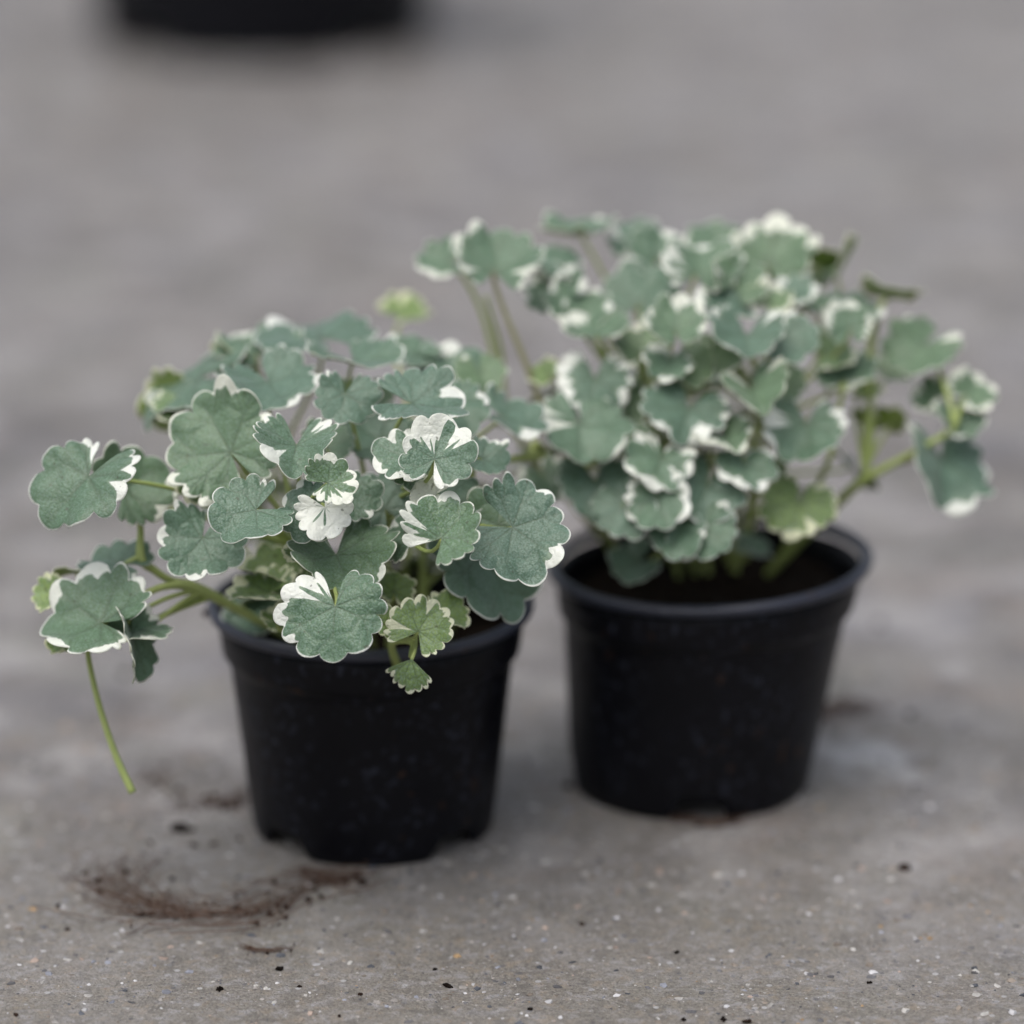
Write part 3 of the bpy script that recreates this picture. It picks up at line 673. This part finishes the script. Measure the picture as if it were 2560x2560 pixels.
# --- right plant -----------------------------------------------------------------------------------------
NR = at_y(2160, 1200, .035); NR0 = at_y(2090, 1262, .045); NQ = at_y(2388, 1070, .030)
BR = tuple(NR); BR0 = tuple(NR0); BQ = tuple(NQ)
RIGHT = [
 (1233, 676, 95, 128, (-.1, .68, .72), .030, .45, .1, .20, .28, dict(base=tuple(at_y(1368, 1095, .022)), brown=True, sr=.0011, sag=.25)),
 (1124, 655, 172, 84, (-.2, .55, .8), .050, .6, .05, .2, .1, dict(base=tuple(at_y(1262, 1060, .055)), sr=.0010, sag=.5)),
 (1454, 588, 178, 116, (0, .95, .28), .070, .15, .1, .1, .35, {}),
 (1402, 662, 170, 98, (-.1, .82, .52), .050, .3, 0, .1, .05, {}),
 (1392, 730, 152, 94, (-.3, .4, .86), .040, .75, 0, .1, .1, {}),
 (1446, 782, 92, 104, (0, .68, .72), .032, .35, .05, .15, .22, {}),
 (1492, 838, 92, 124, (0, .86, .48), .010, .25, .15, .1, .35, {}),
 (1487, 946, -90, 130, (0, .38, .92), .000, .55, 0, .12, -.15, dict(sinus=158, lobes=13, sectors=[(-175, -95, .32), (95, 175, .30)])),
 (1600, 760, 62, 150, (0, .55, .82), .045, .1, .05, .1, .1, {}),
 (1688, 822, 100, 104, (0, .5, .85), .000, .4, .15, .2, .28, dict(sectors=[(-10, 25, .6)])),
 (1738, 686, 82, 118, (0, .68, .72), .040, .4, .05, .2, .22, {}),
 (1642, 642, 92, 94, (0, .5, .85), .065, .7, .05, .15, .1, {}),
 (1920, 660, 92, 136, (.05, .42, .9), .060, .5, .2, .2, .2, dict(sectors=[(-5, 40, .5)])),
 (1840, 712, 70, 98, (.2, .55, .78), .035, .25, .15, .35, .1, {}),
 (1802, 774, 2, 116, (0, .75, .65), .025, .6, 0, .15, .1, {}),
 (1868, 838, -92, 122, (0, .62, .76), .000, .35, 0, .38, .12, dict(sinus=150)),
 (1958, 842, -22, 112, (.1, .52, .84), .005, .45, 0, .15, .05, {}),
 (1880, 974, -62, 112, (0, .55, .82), -.012, .3, .2, .55, .12, dict(sinus=150)),
 (1984, 738, 60, 74, (0, .55, .8), .040, .85, 0, .2, .1, {}),
 (2125, 822, 90, 78, (0, .4, .9), .030, .85, .1, .2, .3, {}),
 (2137, 775, 60, 96, (.1, .82, .5), .050, .2, 0, .1, .05, {}),
 (2109, 948, 62, 96, (0, .72, .66), .030, .5, .1, .2, .22, {}),
 (2047, 662, 20, 78, (.1, .6, -.4), .070, .2, .75, .2, .1, {}),
 (2090, 690, 52, 130, (-.62, .72, .12), .070, .5, .4, .5, .0, {}),
 (2215, 742, 22, 100, (.2, .72, -.2), .060, .3, .75, .3, .1, dict(base=BR, sr=.0009)),
 (2314, 862, 222, 116, (-.2, .45, .85), .045, .3, .15, .3, -.1, dict(base=BQ)),
 (2215, 935, 10, 78, (.1, .7, .4), .075, .2, .4, .2, .1, dict(base=BR)),
 (2340, 998, 160, 70, (-.1, .45, .85), .040, .5, .1, .3, .1, dict(base=BQ)),
 (2420, 985, 40, 76, (.3, .45, .8), .035, .9, .2, .3, .1, dict(base=BQ)),
 (2390, 1040, -60, 86, (.1, .5, .82), .030, .5, .1, .3, .1, dict(base=BQ)),
 (2352, 1146, -74, 160, (.62, .2, .72), .025, .15, 0, .35, -.2, dict(base=BR, brown=True)),
 (2016, 1060, -92, 138, (0, .52, .85), -.004, .3, 0, .1, .05, dict(lobes=13, sectors=[(70, 100, .55)])),
 (2146, 995, -20, 78, (.1, .75, .4), .045, .4, .8, .3, .3, dict(base=BR)),
 (2222, 1062, 40, 62, (.2, .6, -.5), .045, .3, .8, .2, .1, dict(base=BR)),
 (2160, 1050, 140, 50, (.2, .6, -.5), .040, .2, .8, .2, .1, dict(base=BR)),
 (1998, 1256, -102, 120, (0, .28, .95), -.010, .5, .75, .12, -.05, dict(sinus=165, lobes=15)),
 (1722, 1020, -108, 136, (0, .52, .85), -.010, .35, 0, .14, .05, dict(lobes=13)),
 (1448, 1062, -82, 150, (0, .42, .9), -.016, .3, .1, .22, .0, dict(sectors=[(50, 120, .7)])),
 (1810, 1088, -32, 96, (0, .66, .75), -.016, .55, .2, .3, .1, {}),
 (1652, 1150, -102, 106, (0, .35, .93), -.026, .7, .05, .15, .0, {}),
 (1646, 1240, -62, 112, (0, .30, .95), -.034, .55, 0, .12, .12, dict(sectors=[(-180, -60, .45)])),
 (1768, 1216, -108, 126, (.1, .22, .95), -.022, .25, 0, .3, .0, {}),
 (1760, 1316, -90, 104, (0, .42, .9), -.034, .45, 0, .1, .05, {}),
 (1860, 1162, -90, 98, (0, .36, .93), -.022, .6, 0, .12, .0, dict(sectors=[(-40, 50, .35)])),
 (1488, 1202, -82, 134, (0, .30, .95), -.020, .3, 0, .2, .0, {}),
 (1362, 1192, -46, 98, (.1, .5, .85), -.006, .6, 0, .2, .05, {}),
 (1674, 906, -112, 78, (-.1, .4, .9), -.002, .6, .05, .2, .05, {}),
 (1706, 906, -60, 92, (.2, .4, .86), .006, .2, .3, .3, .05, {}),
 (1368, 935, 140, 60, (-.2, .5, .8), .020, .4, .7, .2, .1, {}),
 (1925, 762, 40, 70, (.1, .5, .8), .030, .6, .4, .3, .1, {}),
 (1583, 612, 80, 92, (0, .5, .85), .075, .3, 0, .15, .1, {}),
 (1800, 620, 100, 100, (0, .6, .8), .075, .5, .1, .2, .1, {}),
 (2010, 760, -10, 90, (.2, .7, .6), .050, .35, .1, .2, .1, {}),
 (1560, 1000, -90, 90, (0, .45, .85), .010, .3, .25, .2, .05, {}),
 (1935, 960, -60, 95, (.1, .5, .85), .015, .25, .25, .2, .05, {}),
 (1600, 880, 120, 85, (0, .5, .85), .020, .3, .3, .2, .1, {}),
 (1780, 900, 70, 90, (0, .55, .8), .020, .3, .3, .2, .1, {}),
 (2060, 880, 30, 85, (.2, .6, .75), .035, .4, .35, .2, .1, {}),
 (1910, 1180, -70, 80, (.1, .4, .85), .000, .2, .5, .2, .1, {}),
 (1560, 1110, -70, 100, (0, .4, .9), -.006, .2, .15, .2, .05, {}),
 (1690, 1330, -98, 92, (0, .35, .92), -.036, .4, 0, .12, .0, {}),
 (1560, 1265, -76, 104, (0, .35, .92), -.032, .3, 0, .15, .0, {}),
 (1990, 700, 110, 95, (.1, .6, .75), .070, .3, .1, .2, .1, {}),
]
for (px, py, tip, L, n, Y, wh, yg, fo, cu, ex) in RIGHT:
    jr = np.random.default_rng(int(px * 3 + py)); n = (n[0] + jr.uniform(-.22, .22), n[1] + jr.uniform(-.05, .34), n[2])
    add_leaf(PR, px, py, tip, L * jr.uniform(.84, .98), n, Y + (0.014 if Y < 0.02 else 0.008), white=min(wh * 1.15, .86) if wh < .95 else 1.0, young=yg, fold=fo * 1.25, cup=cu * 1.6, **{'wave': .09, **ex})
fill(PR, POT2, 30, 15, 0.108, 0.160, True, 0.070)
fill(PR, POT2, 6, 16, 0.092, 0.125, False)

c2 = Vector(PR['crown'])
runner(PR, [c2 + Vector((.02, .01, -.003)), NR0, NR, at_y(2250, 1150, .033), at_y(2340, 1100, .031), NQ], [.0018, .0020, .0018, .0013, .0012, .0010])
runner(PR, [NR, at_y(2178, 1100, .042), at_y(2172, 960, .05), at_y(2178, 830, .056), at_y(2208, 748, .060)], [.0013, .0012, .0011, .0010, .0008])
runner(PR, [c2 + Vector((-.03, .012, .0)), at_y(1362, 1130, .020), at_y(1330, 1140, .01)], [.0016, .0017, .0012])
runner(PR, [c2 + Vector((-.032, .02, 0)), at_y(1300, 1100, .055), at_y(1262, 1000, .056), at_y(1252, 880, .056), at_y(1215, 740, .054)], [.0014, .0012, .0011, .0010, .0008])
runner(PR, [c2 + Vector((.025, .02, -.003)), at_y(2060, 1180, .030), at_y(2085, 1080, .032), at_y(2110, 960, .030)], [.0014, .0012, .0010, .0009])

# ------------------------------------------------------------------ debris on the ground
def icos():
    ph = (1 + 5 ** .5) / 2
    v = np.array([(-1, ph, 0), (1, ph, 0), (-1, -ph, 0), (1, -ph, 0), (0, -1, ph), (0, 1, ph), (0, -1, -ph), (0, 1, -ph), (ph, 0, -1), (ph, 0, 1), (-ph, 0, -1), (-ph, 0, 1)], float)
    v /= np.linalg.norm(v[0])
    f = np.array([(0, 11, 5), (0, 5, 1), (0, 1, 7), (0, 7, 10), (0, 10, 11), (1, 5, 9), (5, 11, 4), (11, 10, 2), (10, 7, 6), (7, 1, 8), (3, 9, 4), (3, 4, 2), (3, 2, 6), (3, 6, 8), (3, 8, 9), (4, 9, 5), (2, 4, 11), (6, 2, 10), (8, 6, 7), (9, 8, 1)])
    return v, f
IV, IF = icos()
def scatter_mesh(name, pos, size, flat, cols, mat, seed, smooth=False):
    r = np.random.default_rng(seed); n = len(pos)
    jit = 1 + r.uniform(-0.42, 0.42, (n, 12, 1))
    V = IV[None] * jit * (size[:, None, None] * np.stack([np.ones(n), r.uniform(.6, 1.0, n), np.full(n, flat)], -1)[:, None, :])
    a = r.uniform(0, 6.28, n); ca, sa = np.cos(a)[:, None], np.sin(a)[:, None]
    X = V[..., 0] * ca - V[..., 1] * sa; Y = V[..., 0] * sa + V[..., 1] * ca
    V = np.stack([X, Y, V[..., 2]], -1) + pos[:, None, :]
    F = (IF[None] + (np.arange(n) * 12)[:, None, None]).reshape(-1, 3)
    me = np_mesh(name, V.reshape(-1, 3), None, F, smooth)
    if cols is not None: color_attr(me, 'gritcolor', np.repeat(np.c_[cols, np.ones(n)], 12, 0))
    me.materials.append(mat); return me

n1, n2 = 19000, 3000
r = np.random.default_rng(3)
p1 = np.c_[r.uniform(-.24, .24, n1), r.uniform(-.24, .12, n1), np.zeros(n1)]
p2 = np.c_[r.uniform(-.55, .55, n2), r.uniform(.12, 1.6, n2), np.zeros(n2)]
pos = np.vstack([p1, p2])
size = np.concatenate([0.00027 * r.pareto(2.0, n1).clip(0, 6.0) + 0.00018, 0.0006 + 0.0013 * r.random(n2) ** 4])
pal = np.array([(.50, .49, .47), (.36, .34, .32), (.58, .58, .60), (.16, .16, .17), (.30, .26, .22), (.11, .12, .14), (.42, .29, .16), (.34, .36, .42), (.44, .35, .30)])
ci = r.choice(len(pal), len(pos), p=[.14, .20, .10, .16, .18, .10, .02, .05, .05])
cols = pal[ci] * r.uniform(.55, 1.12, (len(pos), 1))
pos[:, 2] = -size * 0.08
g = link(bpy.data.objects.new('grit', scatter_mesh('grit', pos, size, 0.5, cols, M_GRIT, 4)))
tag(g, 'fine pale and dark sand grains lying over the concrete', 'grit', kind='stuff')

# white chips one can pick out
CH = [(576, 2139, 5.5), (98, 2170, 5), (1855, 2185, 6), (1733, 2332, 4), (1387, 2370, 4), (306, 2459, 4.5), (338, 2452, 4), (694, 2458, 4.5), (1318, 2540, 3.5), (75, 2018, 6), (1650, 2412, 3.5), (1856, 2487, 3.5), (1163, 2484, 4), (212, 2510, 3)]
for i, (x, y, s) in enumerate(CH):
    p = np.array([at_z(x, y)]); s_ = np.array([s / FPX * 1.7]); p[0, 2] = s_[0] * 0.1
    me = scatter_mesh('stone_chip', p * 0, s_, 0.55, np.array([[.66, .66, .68]]), M_GRIT, 50 + i)
    o = link(bpy.data.objects.new('stone_chip', me)); o.location = p[0]
    tag(o, 'tiny whitish stone chip lying on the concrete', 'stone', 'white stone chips on the concrete')

def blob(rad, seed, flat=0.7):
    r = np.random.default_rng(seed)
    V = IV.copy(); F = IF
    for _ in range(2):                                     # subdivide
        mid = {}; VL = list(V); NF = []
        def mp(a, b):
            k = (min(a, b), max(a, b))
            if k not in mid:
                m = (VL[a] + VL[b]) / 2; VL.append(m / np.linalg.norm(m)); mid[k] = len(VL) - 1
            return mid[k]
        for a, b, c in F:
            x, y, z = mp(a, b), mp(b, c), mp(c, a); NF += [(a, x, z), (b, y, x), (c, z, y), (x, y, z)]
        V = np.array(VL); F = np.array(NF)
    d = 1 + 1.0 * hash_noise(V[:, 0] * 1.7 + 5 + V[:, 2], V[:, 1] * 1.7 + 5 - V[:, 2] * .7, seed, 4)
    V = V * d[:, None] * np.array([1.0, r.uniform(.6, .95), flat]) * rad
    return V, F
CR = [(1703, 1641, 15, 0), (415, 1868, 11, 1), (845, 1862, 11, 1), (340, 1566, 20, 1), (345, 1566, 0, 1), (404, 1594, 9, 1), (1276, 1798, 8, 1), (520, 1770, 0, 1), (527, 1830, 10, 1), (1098, 1745, 8, 0), (160, 1650, 8, 1),
      (1365, 1925, 8, 1), (1410, 1930, 10, 0), (110, 1712, 9, 1), (283, 1592, 8, 0), (237, 1646, 9, 0), (365, 1596, 10, 0), (565, 1862, 6, 0), (680, 1877, 6, 0), (1715, 1350, 10, 1), (1660, 1180, 14, 1), (235, 1275, 16, 1), (1640, 1855, 6, 1), (640, 1918, 6, 0), (30, 1916, 7, 0), (360, 1568, 11, 1), (452, 1585, 9, 0), (325, 1660, 7, 1), (1290, 1925, 7, 1), (1000, 1905, 6, 1), (820, 1830, 6, 1), (470, 1790, 8, 0)]
k = 1.0 / 0.75469
for i, (x, y, s, dk) in enumerate(CR):
    if s == 0: continue
    P = at_z(x * k, y * k); rad = s * k * 0.72 / FPX * depth(P)
    V, F = blob(rad, 90 + i, 0.6)
    me = np_mesh('soil_crumb', V, None, F); me.materials.append(M_SOIL if dk else M_CRUMB)
    o = link(bpy.data.objects.new('soil_crumb', me)); P.z = rad * 0.32; o.location = P; o.rotation_euler.z = i * 1.3
    own = {(1703, 1641): 'round dark soil crumb lying alone on open concrete in front of the bare-soil pot',
           (340, 1566): 'largest black soil clot on the concrete, between the root strand and the pot',
           (1715, 1350): 'dark soil crumb lying past the whitish scuff beside the bare-soil pot',
           (235, 1275): 'dark clot on the concrete under the drooping leaves of the trailing plant',
           (1660, 1180): 'blurred dark spot of soil on the concrete behind the bare-soil pot'}.get((x, y))
    tag(o, own or 'small crumb of dark potting soil dropped on the concrete', 'soil crumb', 'soil crumbs on the concrete')
# crumb stuck to the left pot's rim
for (x, y, s) in [(398, 1146, 15), (389, 1157, 12)]:
    P = at_y(x * k, y * k, POT1.y - 0.004); V, F = blob(s * k * .5 / FPX * depth(P), int(x), 1.0)
    me = np_mesh('soil_crumb', V, None, F); me.materials.append(M_CRUMB)
    o = link(bpy.data.objects.new('soil_crumb', me)); o.location = P
    tag(o, 'brown soil crumb clinging to the rim of the black pot beside the trailing stems', 'soil crumb', 'soil crumbs on the pot rim')

def fibres(name, label, path, spread, nf, nc, seed, rad=(.00007, .00016), seglen=(0.15, 0.5), clump=False):
    """tangle of thin dry roots with soil bits along a path given in picture points"""
    r = np.random.default_rng(seed); W = np.array([tuple(at_z(x * k, y * k)) for x, y in path]); C = catmull(W, 20)
    Vs, Qs, Ts = [], [], []; off = 0
    for i in range(nf):
        ln = r.uniform(*seglen); a = r.uniform(-0.05, 1 - ln * 0.8); idx = np.clip(np.linspace(a, a + ln, 16), 0, 1) * (len(C) - 1)
        P = np.stack([np.interp(idx, np.arange(len(C)), C[:, j]) for j in range(3)], -1)
        o = r.normal(0, spread * (r.choice([0.35, 1.0, 1.5]) if clump else 1.0), 3) * np.array([1, 1, 0]); P = P + o
        wob = np.cumsum(np.cumsum(r.normal(0, spread * 0.05, (16, 3)), 0), 0); wob[:, 2] = 0; P += wob
        P[:, 2] = 0.0003 + np.abs(r.normal(0, spread * 0.28)) + 0.0006 * np.abs(np.sin(np.linspace(0, r.uniform(3, 9), 16) + r.uniform(0, 6)))
        V, q, t = tube_arrays(P, np.full(16, r.uniform(*rad)), 5)
        Vs.append(V); Qs.append(q + off); Ts.append(t + off); off += len(V)
    me = np_mesh(name, np.vstack(Vs), np.vstack(Qs), np.vstack(Ts)); me.materials.append(M_ROOT)
    o = link(bpy.data.objects.new(name, me)); tag(o, label, 'roots', 'root fibres on the concrete', 'stuff')
    if nc:
        idx = r.uniform(0, len(C) - 1, nc)
        if clump:
            cc = r.uniform(0, len(C) - 1, 9); idx = np.clip(cc[r.integers(0, 9, nc)] + r.normal(0, 5.0, nc), 0, len(C) - 1)
        P = np.stack([np.interp(idx, np.arange(len(C)), C[:, j]) for j in range(3)], -1)
        P[:, :2] += r.normal(0, spread * 1.25, (nc, 2)); sz = 0.00016 + 0.0015 * r.random(nc) ** 8; P[:, 2] = sz * 0.4
        me = scatter_mesh('soil_bits', P, sz, 0.8, None, M_CRUMB, seed + 1)
        o = link(bpy.data.objects.new('soil_bits', me)); tag(o, 'scattered soil bits among ' + label, 'soil', 'soil bits among the root fibres', 'stuff')
fibres('root_fibres', 'long curved strand of brown root fibres in front of the black pot', [(690, 1655), (620, 1668), (560, 1690), (500, 1718), (430, 1728), (370, 1724), (310, 1722), (260, 1708), (220, 1690), (205, 1665), (222, 1640)], .0052, 130, 420, 21, (.00008, .00019), (.08, .38), True)
fibres('root_fibres', 'dark matted end of the root strand against the foot of the black pot', [(560, 1640), (600, 1655), (640, 1664), (690, 1662)], .0024, 34, 150, 31, (.00007, .00016), (.2, .9))
fibres('root_fibres', 'small tuft of brown root fibres beside the foot of the black pot', [(475, 1500), (440, 1518), (400, 1524), (350, 1520)], .0036, 45, 160, 22, (.00007, .00016))
fibres('root_fibres', 'faint brown fibres strewn beyond the tuft of roots', [(330, 1500), (300, 1470), (270, 1455)], .0030, 14, 40, 23)
fibres('root_fibres', 'clump of brown soil fibres pressed out under the pot with bare soil', [(1240, 1535), (1300, 1552), (1350, 1556), (1400, 1545), (1470, 1520)], .0018, 40, 260, 24)
fibres('root_fibres', 'brown fibre patch on the concrete behind the pot with bare soil', [(1530, 1370), (1560, 1345), (1600, 1335), (1630, 1345)], .0035, 60, 200, 25)
fibres('root_fibres', 'short dark root thread lying apart from the long fibre strand', [(440, 1780), (470, 1795), (520, 1800), (560, 1790), (575, 1750)], .0010, 10, 30, 26)
fibres('root_fibres', 'thin brown fibres beside the foot of the pot with bare soil', [(1090, 1480), (1120, 1500), (1150, 1515)], .0016, 20, 60, 27)
print('leaves', counter[0], 'tris', sum(len(m.loop_triangles) if m.loop_triangles else len(m.polygons) * 2 for m in bpy.data.meshes))
